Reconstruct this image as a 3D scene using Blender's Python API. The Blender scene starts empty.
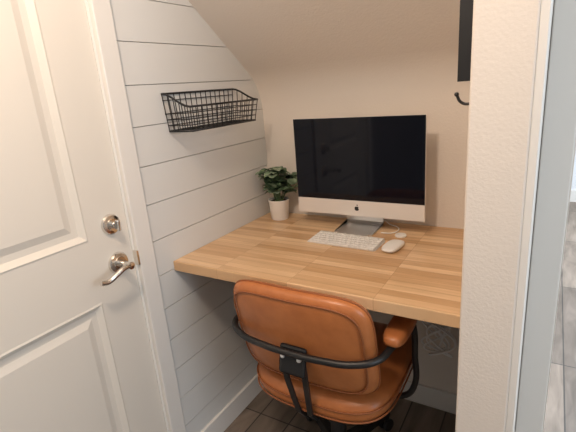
import bpy, bmesh, math, random
from mathutils import Vector, Matrix
random.seed(4)
S=bpy.context.scene
S.view_settings.view_transform='Standard'
COL=S.collection

# ---------------------------------------------------------------- materials
def new_mat(name,col,rough=.5,metal=0,spec=.5,coat=0):
    m=bpy.data.materials.new(name); m.use_nodes=True
    b=m.node_tree.nodes['Principled BSDF']
    b.inputs['Base Color'].default_value=(*col,1)
    b.inputs['Roughness'].default_value=rough
    b.inputs['Metallic'].default_value=metal
    b.inputs['Specular IOR Level'].default_value=spec
    b.inputs['Coat Weight'].default_value=coat
    return m
def add_noise(m,scale,col2=None,bump=0,dist=.002,detail=4,stretch=(1,1,1),fac=(.35,.65)):
    nt=m.node_tree; N=nt.nodes; L=nt.links; b=N['Principled BSDF']
    tc=N.new('ShaderNodeTexCoord'); mp=N.new('ShaderNodeMapping'); mp.inputs['Scale'].default_value=stretch
    n=N.new('ShaderNodeTexNoise'); n.inputs['Scale'].default_value=scale; n.inputs['Detail'].default_value=detail
    L.new(tc.outputs['Object'],mp.inputs[0]); L.new(mp.outputs[0],n.inputs['Vector'])
    if col2:
        r=N.new('ShaderNodeValToRGB'); r.color_ramp.elements[0].position=fac[0]; r.color_ramp.elements[1].position=fac[1]
        r.color_ramp.elements[0].color=b.inputs['Base Color'].default_value[:]; r.color_ramp.elements[1].color=(*col2,1)
        L.new(n.outputs['Fac'],r.inputs[0]); L.new(r.outputs[0],b.inputs['Base Color'])
    if bump:
        bp=N.new('ShaderNodeBump'); bp.inputs['Strength'].default_value=bump; bp.inputs['Distance'].default_value=dist
        L.new(n.outputs['Fac'],bp.inputs['Height']); L.new(bp.outputs[0],b.inputs['Normal'])
    return m
def plank_mat(name,c1,c2,mortar,length,width,rough,msize,rotz=0,grain=.5,bias=0,gscale=(3,40,3)):
    m=bpy.data.materials.new(name); m.use_nodes=True
    nt=m.node_tree;N=nt.nodes;L=nt.links;b=N['Principled BSDF']; b.inputs['Roughness'].default_value=rough
    tc=N.new('ShaderNodeTexCoord'); mp=N.new('ShaderNodeMapping'); mp.inputs['Rotation'].default_value=(0,0,rotz)
    br=N.new('ShaderNodeTexBrick'); br.offset=.37; br.offset_frequency=1; br.squash=1
    br.inputs['Color1'].default_value=(*c1,1); br.inputs['Color2'].default_value=(*c2,1); br.inputs['Mortar'].default_value=(*mortar,1)
    br.inputs['Scale'].default_value=1; br.inputs['Mortar Size'].default_value=msize; br.inputs['Brick Width'].default_value=length
    br.inputs['Row Height'].default_value=width; br.inputs['Bias'].default_value=bias; br.inputs['Mortar Smooth'].default_value=0
    L.new(tc.outputs['Object'],mp.inputs[0]); L.new(mp.outputs[0],br.inputs['Vector'])
    mp2=N.new('ShaderNodeMapping'); mp2.inputs['Scale'].default_value=gscale
    n=N.new('ShaderNodeTexNoise'); n.inputs['Scale'].default_value=1.5; n.inputs['Detail'].default_value=6; n.inputs['Distortion'].default_value=.6
    L.new(mp.outputs[0],mp2.inputs[0]); L.new(mp2.outputs[0],n.inputs['Vector'])
    r=N.new('ShaderNodeValToRGB'); r.color_ramp.elements[0].position=.3; r.color_ramp.elements[1].position=.7
    g=1-grain; r.color_ramp.elements[0].color=(g,g*.97,g*.93,1); r.color_ramp.elements[1].color=(1,1,1,1)
    mx=N.new('ShaderNodeMix'); mx.data_type='RGBA'; mx.blend_type='MULTIPLY'; mx.inputs[0].default_value=1
    L.new(n.outputs['Fac'],r.inputs[0]); L.new(br.outputs['Color'],mx.inputs[6]); L.new(r.outputs[0],mx.inputs[7])
    L.new(mx.outputs[2],b.inputs['Base Color'])
    return m
M={}
M['wall']=add_noise(new_mat('drywall_paint',(.77,.705,.635),.75,spec=.25),140,bump=.4,dist=.003)
M['ship']=add_noise(new_mat('shiplap_paint',(.70,.695,.67),.55,spec=.3),30,bump=.12,dist=.0015,stretch=(1,.15,1))
M['gap']=new_mat('shiplap_gap',(.24,.23,.22),.9)
M['trim']=new_mat('trim_paint',(.80,.775,.73),.35)
M['door']=new_mat('door_paint',(.77,.725,.65),.38)
M['desk']=plank_mat('birch_butcher_block',(.87,.62,.38),(.62,.375,.19),(.50,.30,.155),.28,.032,.30,.0006,0,.18)
M['floor']=plank_mat('wood_plank_floor',(.33,.26,.205),(.19,.15,.12),(.07,.06,.05),.95,.15,.55,.003,math.radians(90),.5,gscale=(2.5,12,3))
M['leather']=add_noise(new_mat('cognac_leather',(.50,.175,.055),.36),18,col2=(.42,.14,.043),bump=.2,dist=.003)
M['seam']=new_mat('leather_piping',(.28,.09,.028),.5)
M['black']=new_mat('black_powder_coat',(.012,.012,.013),.42)
M['plastic']=new_mat('black_plastic',(.02,.02,.02),.5)
M['screen']=new_mat('screen_glass',(.004,.005,.010),.06,spec=.25)
M['alu']=new_mat('aluminium',(.78,.78,.78),.28,metal=.8)
M['chin']=new_mat('chin_aluminium',(.80,.77,.74),.4,metal=.25)
M['white']=new_mat('white_plastic',(.82,.81,.79),.3)
M['cable']=new_mat('cable_white',(.88,.88,.87),.35)
M['greycable']=new_mat('cable_grey',(.18,.18,.18),.4)
M['pot']=new_mat('white_ceramic',(.84,.82,.79),.35)
M['soil']=new_mat('soil',(.05,.03,.02),.9)
M['nickel']=new_mat('polished_nickel',(.78,.74,.69),.16,metal=1)
M['stem']=new_mat('stem',(.10,.17,.07),.6)
M['leafA']=add_noise(new_mat('leaf_dark',(.055,.105,.05),.45),60,col2=(.15,.22,.13))
M['leafB']=add_noise(new_mat('leaf_light',(.16,.24,.14),.5),60,col2=(.29,.36,.25))
M['hallwall']=new_mat('hall_paint',(.78,.80,.82),.8)
M['frameimg']=new_mat('frame_panel',(.03,.03,.035),.3)

# ---------------------------------------------------------------- helpers
def empty(name,loc=(0,0,0),rz=0):
    e=bpy.data.objects.new(name,None); e.location=loc; e.rotation_euler=(0,0,rz); e.empty_display_size=.05; COL.objects.link(e); return e
def add(name,me,mats,parent=None,smooth=False,loc=None,rot=None):
    o=bpy.data.objects.new(name,me); COL.objects.link(o)
    for m in (mats if isinstance(mats,(list,tuple)) else [mats]): me.materials.append(M[m])
    if smooth:
        for p in me.polygons: p.use_smooth=True
    if parent: o.parent=parent
    if loc: o.location=loc
    if rot: o.rotation_euler=rot
    return o
def frombm(bm,name):
    bmesh.ops.recalc_face_normals(bm,faces=bm.faces)
    me=bpy.data.meshes.new(name); bm.to_mesh(me); bm.free(); return me
def bm_box(bm,a,b,bev=0,seg=2):
    r=bmesh.ops.create_cube(bm,size=1)
    c=[(a[i]+b[i])/2 for i in range(3)]; s=[abs(b[i]-a[i]) for i in range(3)]
    for v in r['verts']: v.co=Vector((v.co[i]*s[i]+c[i] for i in range(3)))
    if bev:
        es=list({e for v in r['verts'] for e in v.link_edges})
        bmesh.ops.bevel(bm,geom=es,offset=bev,segments=seg,affect='EDGES',profile=.5)
def box(name,a,b,mat,parent=None,bev=0,seg=2,rot=None,loc=None):
    bm=bmesh.new(); bm_box(bm,a,b,bev,seg); return add(name,frombm(bm,name),mat,parent,rot=rot,loc=loc)
def boxes(name,lst,mat,parent=None,bev=0):
    bm=bmesh.new()
    for a,b in lst: bm_box(bm,a,b,bev)
    return add(name,frombm(bm,name),mat,parent)
def prism(name,pts,axis,lo,hi,mat,parent=None,smooth=False):
    bm=bmesh.new()
    def P(p,t):
        return {'x':(t,p[0],p[1]),'y':(p[0],t,p[1]),'z':(p[0],p[1],t)}[axis]
    A=[bm.verts.new(P(p,lo)) for p in pts]; B=[bm.verts.new(P(p,hi)) for p in pts]
    bm.faces.new(A); bm.faces.new(B[::-1]); n=len(pts)
    for i in range(n): bm.faces.new((A[i],A[(i+1)%n],B[(i+1)%n],B[i]))
    return add(name,frombm(bm,name),mat,parent,smooth)
def lathe(name,prof,mat,parent=None,loc=(0,0,0),seg=40,rot=None):
    bm=bmesh.new(); rings=[]
    for r,z in prof:
        rings.append([bm.verts.new((r*math.cos(2*math.pi*i/seg),r*math.sin(2*math.pi*i/seg),z)) for i in range(seg)])
    for a,b in zip(rings,rings[1:]):
        for i in range(seg): bm.faces.new((a[i],a[(i+1)%seg],b[(i+1)%seg],b[i]))
    bm.faces.new(rings[0]); bm.faces.new(rings[-1])
    o=add(name,frombm(bm,name),mat,parent,loc=loc,rot=rot)
    for p in o.data.polygons: p.use_smooth=len(p.vertices)==4
    o.data.set_sharp_from_angle(angle=math.radians(40)) if hasattr(o.data,'set_sharp_from_angle') else None
    return o
def tubes(name,paths,r,mat,parent=None,smooth_curve=False,cyclic=False,res=3,subd=10):
    cu=bpy.data.curves.new(name+'_c','CURVE'); cu.dimensions='3D'; cu.bevel_depth=r; cu.bevel_resolution=res; cu.use_fill_caps=True; cu.resolution_u=subd
    for p in paths:
        if smooth_curve:
            s=cu.splines.new('BEZIER'); s.bezier_points.add(len(p)-1)
            for b,c in zip(s.bezier_points,p): b.co=c; b.handle_left_type=b.handle_right_type='AUTO'
        else:
            s=cu.splines.new('POLY'); s.points.add(len(p)-1)
            for b,c in zip(s.points,p): b.co=(*c,1)
        s.use_cyclic_u=cyclic
    tmp=bpy.data.objects.new('tmp',cu); COL.objects.link(tmp)
    dg=bpy.context.evaluated_depsgraph_get(); me=bpy.data.meshes.new_from_object(tmp.evaluated_get(dg)); me.name=name
    bpy.data.objects.remove(tmp); me.materials.clear()
    return add(name,me,mat,parent,True)
def sup(v,e): return math.copysign(abs(v)**e,v)
def cushion(name,a,b,c,mat,parent,eo=.45,ep=.5,fn=None,nu=72,nv=28):
    """superellipsoid: outline in local x-z (a,b), thickness along y (c)"""
    bm=bmesh.new(); rows=[]
    for j in range(1,nv):
        ph=-math.pi/2+math.pi*j/nv
        row=[]
        for i in range(nu):
            th=2*math.pi*i/nu
            k=sup(math.cos(ph),ep)
            p=Vector((a*k*sup(math.cos(th),eo),c*sup(math.sin(ph),.8),b*k*sup(math.sin(th),eo)))
            row.append(bm.verts.new(fn(p) if fn else p))
        rows.append(row)
    for r0,r1 in zip(rows,rows[1:]):
        for i in range(nu): bm.faces.new((r0[i],r0[(i+1)%nu],r1[(i+1)%nu],r1[i]))
    for r,s in((rows[0],-1),(rows[-1],1)):
        p=Vector((0,c*s,0)); v=bm.verts.new(fn(p) if fn else p)
        for i in range(nu): bm.faces.new((r[i],r[(i+1)%nu],v))
    return add(name,frombm(bm,name),mat,parent,True)

# ---------------------------------------------------------------- dimensions
XL=-1.15; YB=1.69; XR=-.147; XS=-.035; YS=.95; DZ=.865; DF=1.018
KZ=1.45; SL=.77
def yslope(z): return YB-(z-KZ)/SL

# ---------------------------------------------------------------- shell
box('floor',(-1.4,-1.6,-.05),(2.2,5.6,0),'floor')
boxes('wall_left',[((XL-.13,.868,0),(XL-.013,YB,2.44)),((XL-.13,-1.6,0),(XL-.013,.09,2.44)),((XL-.13,.09,2.045),(XL-.013,.868,2.44))],'gap')
# shiplap
bm=bmesh.new(); z=1.615-.13*12
zs=[0]
while z<2.4:
    if z>.02: zs.append(z)
    z+=.13
zs.append(2.42)
for z0,z1 in zip(zs,zs[1:]):
    z0+=.0012; z1-=.0012
    pts=[(.934,z0),(min(YB,yslope(z0)),z0)]
    if z0<KZ<z1: pts.append((YB,KZ))
    pts+= [(min(YB,yslope(z1)),z1),(.934,z1)]
    if yslope(z1)<.94: continue
    A=[bm.verts.new((XL-.0125,p[0],p[1])) for p in pts]; B=[bm.verts.new((XL,p[0],p[1])) for p in pts]
    bm.faces.new(A); bm.faces.new(B[::-1]); n=len(pts)
    for i in range(n): bm.faces.new((A[i],A[(i+1)%n],B[(i+1)%n],B[i]))
add('wall_left_shiplap',frombm(bm,'shiplap'),'ship')
# back wall + fillet + slope
fil=[]; n=10; L=.12
p0=Vector((YB,KZ-L)); p1=Vector((YB,KZ)); p2=Vector((YB-L*.79,KZ+L*.79*SL))
for i in range(n+1):
    t=i/n; q=p0*(1-t)**2+p1*2*t*(1-t)+p2*t*t; fil.append((q.x,q.y))
o=prism('wall_back',[(YB,0)]+fil+[(YB-L*.79+.07,KZ+L*.79*SL+.09),(YB+.1,KZ+.05),(YB+.1,0)],'x',XL-.13,XS,'wall',smooth=True)
try: o.data.set_sharp_from_angle(angle=math.radians(30))
except Exception: pass
yk=yslope(2.44)
prism('ceiling_slope',[(YB-L*.79,KZ+L*.79*SL),(yk,2.44),(yk+.07,2.53),(YB-L*.79+.07,KZ+L*.79*SL+.09)],'x',XL-.13,XS,'wall')
boxes('ceiling',[((-1.4,-1.6,2.44),(XS,yk,2.5)),((XS,-1.6,2.44),(2.2,5.6,2.5))],'wall')
# partition end (stub wall)
box('wall_right',(XR,YS,0),(XS,YB+.1,2.44),'wall',bev=.004)
# doorway on the right
boxes('wall_hall',[((XS,1.165,0),(.05,1.27,2.44)),((.05,1.165,2.06),(.9,1.27,2.44)),((.9,1.165,0),(2.2,1.27,2.44))],'wall')
boxes('trim_hall_doorway',[((-.018,1.15,0),(.047,1.165,2.12)),((.047,1.15,2.045),(.9,1.165,2.12)),((.9,1.15,0),(.965,1.165,2.12)),((.035,1.165,0),(.0502,1.27,2.06))],'trim',bev=.003)
box('trim_wall_end',(XS,YS+.003,0),(XS+.016,1.15,2.44),'trim',bev=.002)
box('wall_hall_end',(-.035,5.5,0),(2.2,5.6,2.44),'hallwall')
box('wall_hall_side',(-.035,1.79,0),(.0,5.5,2.44),'hallwall')
box('baseboard_hall',(.0,5.485,0),(2.2,5.5,.13),'trim')
# baseboards
box('baseboard_left',(XL,.934,0),(XL+.014,YB-.014,.10),'trim',bev=.003)
box('baseboard_back',(XL,YB-.014,0),(XR,YB,.10),'trim',bev=.003)

# ---------------------------------------------------------------- door
d=empty('door_1',(0,0,0))
x0=XL-.007
bm=bmesh.new(); ya,yb,za,zb=.105,.860,.012,2.03
bm_box(bm,(x0-.035,ya,za),(x0-.012,yb,zb))
py0,py1=.235,.718
P=[(py0,.22,py1,.845),(py0,1.045,py1,1.90)]
for a,b in [((ya,za),(py0,zb)),((py1,za),(yb,zb)),((py0,za),(py1,.22)),((py0,.845),(py1,1.045)),((py0,1.90),(py1,zb))]:
    bm_box(bm,(x0-.0121,a[0],a[1]),(x0,b[0],b[1]))
for y0,z0,y1,z1 in P:
    prev=None
    for ins,dx in [(0,0),(.006,.002),(.014,-.004),(.022,-.011),(.040,-.011),(.062,-.003),(.066,-.003)]:
        r=[bm.verts.new((x0+dx,y,z)) for y,z in((y0+ins,z0+ins),(y1-ins,z0+ins),(y1-ins,z1-ins),(y0+ins,z1-ins))]
        if prev:
            for i in range(4): bm.faces.new((prev[i],prev[(i+1)%4],r[(i+1)%4],r[i]))
        prev=r
    bm.faces.new(prev)
add('slab',frombm(bm,'slab'),'door',d)
def hardware(z,r,name):
    lathe(name,[(0.001,0),(r,0),(r,.004),(r*.88,.010),(r*.6,.012),(r*.58,.016),(.001,.016)],'nickel',d,(x0+.0003,.80,z),rot=(0,math.radians(90),0))
hardware(1.075,.033,'deadbolt_rose'); hardware(.945,.036,'lever_rose')
lathe('deadbolt_turn',[(.001,0),(.012,0),(.012,.018),(.001,.018)],'nickel',d,(x0+.014,.80,1.075),rot=(0,math.radians(90),0))
box('deadbolt_thumb',(x0+.03,.796,1.058),(x0+.044,.804,1.092),'nickel',d,bev=.003)
lathe('lever_neck',[(.001,0),(.012,0),(.010,.04),(.012,.052),(.001,.055)],'nickel',d,(x0+.014,.80,.945),rot=(0,math.radians(90),0))
tubes('lever',[[(x0+.06,.80,.945),(x0+.064,.775,.947),(x0+.062,.745,.936),(x0+.058,.715,.925),(x0+.056,.692,.930)]],.0085,'nickel',d,True)
boxes('trim_door',[((XL-.013,.868,0),(XL+.014,.934,2.11)),((XL-.013,.025,0),(XL+.014,.09,2.11)),((XL-.013,.0901,2.045),(XL+.014,.868,2.11))],'trim',bev=.004)
boxes('trim_door_jamb',[((XL-.12,.8605,0),(XL-.004,.8679,2.045)),((XL-.12,.0905,0),(XL-.004,.103,2.045))],'trim')
box('strike_plate',(XL-.0045,.8602,.915),(XL+.0145,.8675,.965),'nickel')

# ---------------------------------------------------------------- desk
box('desk',(XL+.001,DF,DZ-.038),(XR-.001,YB-.001,DZ),'desk',bev=.003)

# ---------------------------------------------------------------- computer
c=empty('desktop_computer',(-.643,1.55,DZ))
W,H=.534,.390; zb=.060
bm=bmesh.new(); bm_box(bm,(-W/2,0,zb),(W/2,.008,zb+H))
add('bezel',frombm(bm,'bezel'),'chin',c)
cushion('rear_shell',W/2-.002,H/2-.002,.026,'alu',c,eo=.15,ep=.35,fn=lambda p:Vector((p.x,max(p.y,0)+.007,p.z+zb+H/2)))
box('screen',(-W/2+.0005,-.0015,zb+.064),(W/2-.0005,.0005,zb+H-.0005),'screen',c)
box('chin',(-W/2,-.0015,zb),(W/2,.0005,zb+.0635),'chin',c)
bm=bmesh.new()
pts=[]
for i in range(40):
    t=2*math.pi*i/40; r=.0095*(1-.16*max(0,math.sin(t))**8-.10*max(0,-math.sin(t))**8)
    x=r*math.cos(t); z=r*math.sin(t)*1.05
    dd=math.hypot(x-.0115,z-.002)
    if dd<.005: 
        k=.005/dd if dd else 1; x=.0115+(x-.0115)*k; z=.002+(z-.002)*k
    pts.append((x,z+zb+.031))
bm.faces.new([bm.verts.new((p[0],-.0019,p[1])) for p in pts])
lf=[(0+.0035*math.cos(t)*.6+.002,zb+.031+.0135+.0035*math.sin(t)+.0005) for t in [i*math.pi/6 for i in range(12)]]
bm.faces.new([bm.verts.new((p[0],-.0019,p[1])) for p in lf])
add('logo',frombm(bm,'logo'),'black',c)
# stand
bm=bmesh.new()
prof=[(-.075,.0005),(-.075,.004),(.075,.004),(.09,.012),(.088,.06),(.066,.14),(.032,.215),(.028,.21),(.060,.135),(.080,.06),(.080,.016),(.068,.0005)]
A=[bm.verts.new((-.08,p[0],p[1])) for p in prof]; B=[bm.verts.new((.08,p[0],p[1])) for p in prof]
bm.faces.new(A); bm.faces.new(B[::-1])
for i in range(len(prof)): bm.faces.new((A[i],A[(i+1)%len(prof)],B[(i+1)%len(prof)],B[i]))
bmesh.ops.bevel(bm,geom=[e for e in bm.edges if abs((e.verts[0].co-e.verts[1].co).z)>.003 and e.verts[0].co.y<-.07 and e.verts[1].co.y<-.07],offset=.02,segments=5,affect='EDGES')
add('stand',frombm(bm,'stand'),'alu',c)

# keyboard
k=empty('keyboard',(-.636,1.410,DZ),math.radians(-2))
bm=bmesh.new()
pr=[(-.0575,.0005),(-.0575,.004),(.0575,.0105),(.0575,.0005)]
A=[bm.verts.new((-.1395,p[0],p[1])) for p in pr]; B=[bm.verts.new((.1395,p[0],p[1])) for p in pr]
bm.faces.new(A); bm.faces.new(B[::-1])
for i in range(4): bm.faces.new((A[i],A[(i+1)%4],B[(i+1)%4],B[i]))
bmesh.ops.bevel(bm,geom=[e for e in bm.edges if abs(e.verts[0].co.z-e.verts[1].co.z)>.001 and abs(e.verts[0].co.x-e.verts[1].co.x)<.001],offset=.006,segments=3,affect='EDGES')
add('tray',frombm(bm,'tray'),'alu',k)
bm=bmesh.new()
rows=[[1]*14,[1]*13+[1.5],[1.5]+[1]*13,[1.8]+[1]*11+[1.8],[2.3]+[1]*10+[2.3],[1,1,1,1.25,5,1.25,1,1,1,1]]
for ri,row in enumerate(rows):
    tot=sum(row); x=-.1345; yy=.045-ri*.0184
    for w in row:
        ww=w/tot*.269; zz=.004+(yy+.0575)*.0565
        bm_box(bm,(x+.0013,yy-.0077,zz-.001),(x+ww-.0013,yy+.0077,zz+.0022),.0005,1); x+=ww
add('keys',frombm(bm,'keys'),'white',k)
# mouse
cushion('computer_mouse',.029,.057,.0105,'white',None,eo=.62,ep=.45,fn=lambda p:Vector((p.x,p.z,p.y+.0108 if p.y<0 else p.y*(1.0-.3*(p.z/.057)**2)+.0108)),nu=48,nv=20).location=(-.448,1.400,DZ)
bpy.data.objects['computer_mouse'].rotation_euler=(0,0,math.radians(-6))
# desk cable
tubes('power_cable',[[(-.60,1.66,DZ+.05),(-.55,1.655,DZ+.006),(-.50,1.62,DZ+.0045),(-.485,1.58,DZ+.0045),(-.50,1.545,DZ+.0045),(-.54,1.535,DZ+.0045)]],.0022,'white',None,True)
lathe('charging_puck',[(.001,0),(.020,0),(.022,.003),(.020,.008),(.001,.009)],'white',None,(-.460,1.53,DZ+.0005))

# ---------------------------------------------------------------- plant
p=empty('potted_plant',(-1.042,1.595,DZ))
lathe('pot',[(.001,.0005),(.038,.0005),(.040,.004),(.046,.083),(.048,.087),(.048,.093),(.044,.093),(.043,.080),(.001,.080)],'pot',p)
lathe('soil',[(.001,.076),(.0425,.076),(.0425,.083),(.001,.085)],'soil',p)
stems=[];bmA=bmesh.new();bmB=bmesh.new()
def leaf(bm,base,dirv,up,Ln,Wd):
    d_=dirv.normalized(); s=d_.cross(up).normalized(); nrm=s.cross(d_).normalized()
    nseg=7; prev=None
    for i in range(nseg+1):
        t=i/nseg; w=Wd*math.sin(math.pi*min(1,t*.93+.05))**.6
        if i==nseg: w=.0006
        cpt=base+d_*Ln*t+nrm*(-.45*Ln*t*t+.12*Ln*t)
        r=[bm.verts.new(cpt-s*w+nrm*w*.2),bm.verts.new(cpt-s*w*.5+nrm*w*.04),bm.verts.new(cpt-nrm*w*.06),bm.verts.new(cpt+s*w*.5+nrm*w*.04),bm.verts.new(cpt+s*w+nrm*w*.2)]
        if prev:
            for j in range(4): bm.faces.new((prev[j],prev[j+1],r[j+1],r[j]))
        prev=r
for i in range(26):
    a=i*2.4+random.uniform(-.3,.3); sp=(.010+.082*((i*.618)%1)); hh=random.uniform(.185,.235)-sp*1.15
    tip=Vector((sp*math.cos(a),sp*math.sin(a),.075+hh*.85)); b0=Vector((.014*math.cos(a),.014*math.sin(a),.080))
    mid=(b0+tip)/2+Vector((0,0,.016))
    stems.append([b0,mid,tip])
    for kx in range(5):
        t=(.35,.55,.8,1,1)[kx]
        q=b0.lerp(tip,t)+Vector((0,0,.016*4*t*(1-t)*.9)); la=a+kx*2.2+random.uniform(-.5,.5)
        dv=Vector((math.cos(la),math.sin(la),random.uniform(-.2,.7)))
        leaf(random.choice((bmA,bmA,bmB)),q,dv,Vector((0,0,1)),random.uniform(.040,.060),random.uniform(.017,.025))
for bm_,nn,mm in((bmA,'leaves_dark','leafA'),(bmB,'leaves_light','leafB')):
    for v in bm_.verts:   # leaves pressed against the walls bend along them
        if v.co.x<-.08: v.co.x=-.08+(v.co.x+.08)*.4
        if v.co.y>.07: v.co.y=.07+(v.co.y-.07)*.3
        v.co.x=max(v.co.x,-.105); v.co.y=min(v.co.y,.092); v.co.z=max(v.co.z,.055)
    add(nn,frombm(bm_,nn),mm,p,True)
tubes('stems',stems,.0016,'stem',p,True)

# ---------------------------------------------------------------- basket
def basket():
    y0,y1=1.085,1.475; xb=XL+.0034; xf=XL+.125; zt=1.452; zf=1.405; z0=1.325; ins=.012
    def side_top(x):
        t=(x-xb)/(xf-xb); return zt+(zf-zt)*(t*t*(3-2*t))
    thin=[];thick=[]
    rim=[(xb,y0,zt)]+[(xb+(xf-xb)*i/6,y0,side_top(xb+(xf-xb)*i/6)) for i in range(1,7)]
    rim+=[(xb+(xf-xb)*i/6,y1,side_top(xb+(xf-xb)*i/6)) for i in range(6,-1,-1)]+[(xb,y0,zt)]
    thick.append(rim)
    xfb=xf-ins; ya,yb=y0+ins,y1-ins
    thick.append([(xb,ya,z0),(xfb,ya,z0),(xfb,yb,z0),(xb,yb,z0),(xb,ya,z0)])
    n=14
    for i in range(n+1):
        t=i/n; yt=y0+(y1-y0)*t; yb_=ya+(yb-ya)*t
        thin.append([(xb,yt,zt),(xb,yb_,z0),(xfb,yb_,z0),(xf,yt,zf)])
    for i in range(1,5):
        t=i/5; xt=xb+(xf-xb)*t; xq=xb+(xfb-xb)*t
        thin.append([(xt,y0,side_top(xt)),(xq,ya,z0),(xq,yb,z0),(xt,y1,side_top(xt))])
    for i in range(1,4):
        t=i/4
        zz=z0+(zf-z0)*t; e=ins*t
        thin.append([(xb,ya-e,zz),(xfb+e,ya-e,zz),(xfb+e,yb+e,zz),(xb,yb+e,zz),(xb,ya-e,zz)])
    thin.append([(xb,y0,1.43),(xb,y1,1.43)])
    e=empty('wire_basket'); tubes('rim',thick,.0036,'black',e); tubes('mesh_wires',thin,.0016,'black',e,res=2)
basket()

# ---------------------------------------------------------------- right wall frame + hook
f=empty('picture_frame')
box('backing',(XR-.016,.985,1.44),(XR-.001,1.115,1.81),'frameimg',f)
boxes('frame',[((XR-.028,.975,1.425),(XR-.0005,.99,1.825)),((XR-.028,1.11,1.425),(XR-.0005,1.125,1.825)),((XR-.028,.9901,1.425),(XR-.0005,1.1099,1.44)),((XR-.028,.9901,1.81),(XR-.0005,1.1099,1.825))],'black',f)
h=empty('wall_hook')
lathe('plate',[(.001,0),(.013,0),(.013,.004),(.001,.005)],'black',h,(XR-.0003,1.10,1.382),rot=(0,math.radians(-90),0))
tubes('prong',[[(XR-.004,1.10,1.382),(XR-.025,1.10,1.372),(XR-.042,1.10,1.378),(XR-.050,1.10,1.393)]],.0035,'black',h,True)
b=lathe('tip',[(.001,-.005),(.004,-.004),(.0058,0),(.004,.004),(.001,.005)],'black',h,(XR-.051,1.10,1.395),seg=16)

# ---------------------------------------------------------------- cable bundle under desk
cb=empty('cable_bundle')
ps=[]
for i in range(4):
    q=[];ph=i*1.3; cx=-.345+.014*i
    for j in range(26):
        t=j/25; a=t*4*math.pi+ph
        q.append((cx+.05*math.sin(a),1.61-.016*i+.006*math.cos(a),.43-.075*math.cos(a*.5+ph)))
    ps.append(q)
ps.append([(-.34,1.60,DZ-.038),(-.32,1.60,.62),(-.36,1.60,.5),(-.31,1.60,.42)])
ps.append([(-.26,1.61,DZ-.038),(-.28,1.61,.62),(-.29,1.60,.5),(-.32,1.60,.38)])
tubes('white_cords',ps,.0042,'cable',cb,True,subd=4)

# ---------------------------------------------------------------- chair
ch=empty('office_chair',(-.602,1.203,0),math.radians(0))
def backfn(p):
    z=p.z; x=p.x
    return Vector((x,p.y-.222+.33*x*x-.22*z,z+.708))
BA,BB=.234,.181
cushion('backrest',BA,BB,.042,'leather',ch,eo=.38,ep=.40,fn=backfn)
def outline(a,b,y,eo,fn,n=72):
    return [fn(Vector((a*sup(math.cos(2*math.pi*i/n),eo),y,b*sup(math.sin(2*math.pi*i/n),eo)))) for i in range(n)]
tubes('back_piping',[outline(BA+.001,BB+.001,0,.38,backfn),outline(BA*.91,BB*.88,-.0345,.38,backfn)],.0028,'seam',ch,cyclic=True)
def seatfn(p):
    x,y,z=p.x,p.z,p.y
    return Vector((x,y+.025,z+.47+.02*(abs(x)/.26)**2+.012*(y/.24)))
cushion('seat',.252,.245,.058,'leather',ch,eo=.5,ep=.38,fn=seatfn)
tubes('seat_piping',[outline(.2535,.2465,.012,.5,seatfn),outline(.2535,.2465,-.022,.5,seatfn)],.003,'seam',ch,cyclic=True)
box('seat_pan',(-.16,-.12,.395),(.16,.17,.42),'plastic',ch,bev=.008)
half=[(0.05,.03,.385),(.16,.03,.385),(.245,.035,.395),(.274,.04,.44),(.274,.045,.56),(.271,.04,.66),(.268,.005,.708),(.266,-.08,.712),(.262,-.17,.710),(.244,-.235,.706),(.19,-.270,.70),(.1,-.287,.697),(0,-.290,.695)]
full=half+[(-x,y,z) for x,y,z in half[-2::-1]]
tubes('arm_frame',[full],.0105,'black',ch,True,subd=8)
for s,n in((1,'arm_pad_right'),(-1,'arm_pad_left')):
    cushion(n,.034,.105,.024,'leather',ch,eo=.6,ep=.5,fn=lambda p,s=s:Vector((p.x+s*.266,p.z-.080,p.y+.735)),nu=40,nv=16)
box('back_bracket',(-.045,-.006,-.045),(.045,.006,.045),'black',ch,bev=.008,loc=(0,-.280,.665),rot=(math.radians(-14),0,0))
def strap(name,pts,w,t):
    bm=bmesh.new(); prev=None
    for i,(x,y,z) in enumerate(pts):
        c0=Vector((x,y,z)); nx=Vector(pts[min(i+1,len(pts)-1)])-Vector(pts[max(i-1,0)]); nx.normalize()
        s=Vector((1,0,0)); nn=nx.cross(s).normalized()
        r=[bm.verts.new(c0+s*a+nn*b) for a,b in((-w,-t),(w,-t),(w,t),(-w,t))]
        if prev:
            for j in range(4): bm.faces.new((prev[j],prev[(j+1)%4],r[(j+1)%4],r[j]))
        else: bm.faces.new(r)
        prev=r
    bm.faces.new(prev); return add(name,frombm(bm,name),'black',ch)
for s in(-1,1):
    strap('back_support_%d'%(s+2),[(s*.034,-.280,.66),(s*.032,-.268,.58),(s*.026,-.250,.50),(s*.02,-.235,.44),(s*.018,-.20,.395),(s*.018,-.10,.38),(s*.018,0,.38)],.009,.004)
for s in(-1,1): lathe('bolt_%d'%(s+2),[(.001,0),(.008,0),(.007,.004),(.001,.005)],'alu',ch,(s*.028,-.289,.68),rot=(math.radians(76),0,0),seg=16)
box('mechanism',(-.06,-.08,.34),(.06,.10,.395),'plastic',ch,bev=.01)
lathe('gas_column',[(.001,.10),(.03,.10),(.03,.24),(.016,.245),(.016,.345),(.001,.345)],'plastic',ch)
lathe('hub',[(.001,.075),(.045,.075),(.05,.09),(.045,.125),(.032,.14),(.001,.14)],'plastic',ch)
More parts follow.
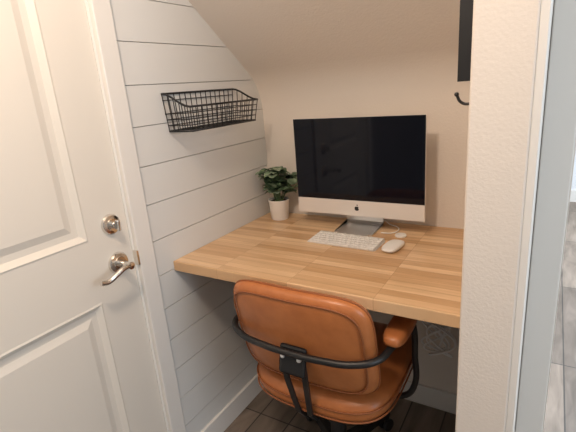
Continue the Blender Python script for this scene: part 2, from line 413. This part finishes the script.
for i in range(5):
    a=math.radians(70+72*i); c_,s_=math.cos(a),math.sin(a)
    bm=bmesh.new(); prev=None
    for r,w,zb_,zt in((.03,.026,.085,.125),(.15,.021,.078,.108),(.28,.016,.07,.088),(.295,.012,.071,.085)):
        q=[bm.verts.new((r*c_-sx*w*s_,r*s_+sx*w*c_,z)) for sx,z in((-1,zb_),(1,zb_),(.7,zt),(-.7,zt))]
        if prev:
            for j in range(4): bm.faces.new((prev[j],prev[(j+1)%4],q[(j+1)%4],q[j]))
        else: bm.faces.new(q)
        prev=q
    bm.faces.new(prev); add('base_leg_%d'%(i+1),frombm(bm,'leg'),'black',ch)
    ox,oy=.28*c_,.28*s_
    for s in(-1,1):
        lathe('caster_%d'%(i+1),[(.001,-.009),(.024,-.009),(.0275,-.005),(.0275,.005),(.024,.009),(.001,.009)],'plastic',ch,(ox-s*.013*s_,oy+s*.013*c_,.0278),seg=24,rot=(math.radians(90),0,a))
    lathe('caster_hood_%d'%(i+1),[(.001,.03),(.006,.03),(.016,.05),(.012,.07),(.001,.072)],'plastic',ch,(ox,oy,0),seg=20)

# ---------------------------------------------------------------- lights
def area(name,loc,rot,size,power,col,sy=None):
    l=bpy.data.lights.new(name,'AREA'); l.energy=power; l.color=col; l.size=size
    if sy: l.shape='RECTANGLE'; l.size_y=sy
    o=bpy.data.objects.new(name,l); o.location=loc; o.rotation_euler=rot; COL.objects.link(o)
l=bpy.data.lights.new('ceiling_lamp','POINT'); l.energy=34; l.color=(1,.815,.66); l.shadow_soft_size=.07
o=bpy.data.objects.new('ceiling_lamp',l); o.location=(-.5,.15,2.2); COL.objects.link(o)
area('hall_daylight',(1.0,3.0,2.40),(0,0,0),1.2,150,(.80,.90,1),2.2)
area('window_light',(1.9,.1,1.6),(0,math.radians(90),0),1.2,26,(.74,.87,1),1.4)
w=bpy.data.worlds.new('World'); S.world=w; w.use_nodes=True
w.node_tree.nodes['Background'].inputs[0].default_value=(1,.97,.94,1); w.node_tree.nodes['Background'].inputs[1].default_value=.34

# ---------------------------------------------------------------- camera
F=430.0
dn=Vector((115,1441,F)).normalized(); dY=Vector((270,-150,F)); dY=(dY-dn*dY.dot(dn)).normalized()
up=-dn
dX=dY.cross(up)
def cam2world(v): return Vector((v.dot(dX),v.dot(dY),v.dot(up)))
u=cam2world(Vector((1,0,0))); v=cam2world(Vector((0,1,0))); wv=cam2world(Vector((0,0,1)))
R=Matrix((u,-v,-wv)).transposed()
cd=bpy.data.cameras.new('Camera'); cam=bpy.data.objects.new('Camera',cd); COL.objects.link(cam)
cd.sensor_width=36; cd.lens=F/576*36; cd.clip_start=.02
cam.matrix_world=Matrix.Translation((0,0,1.44))@R.to_4x4()
S.camera=cam
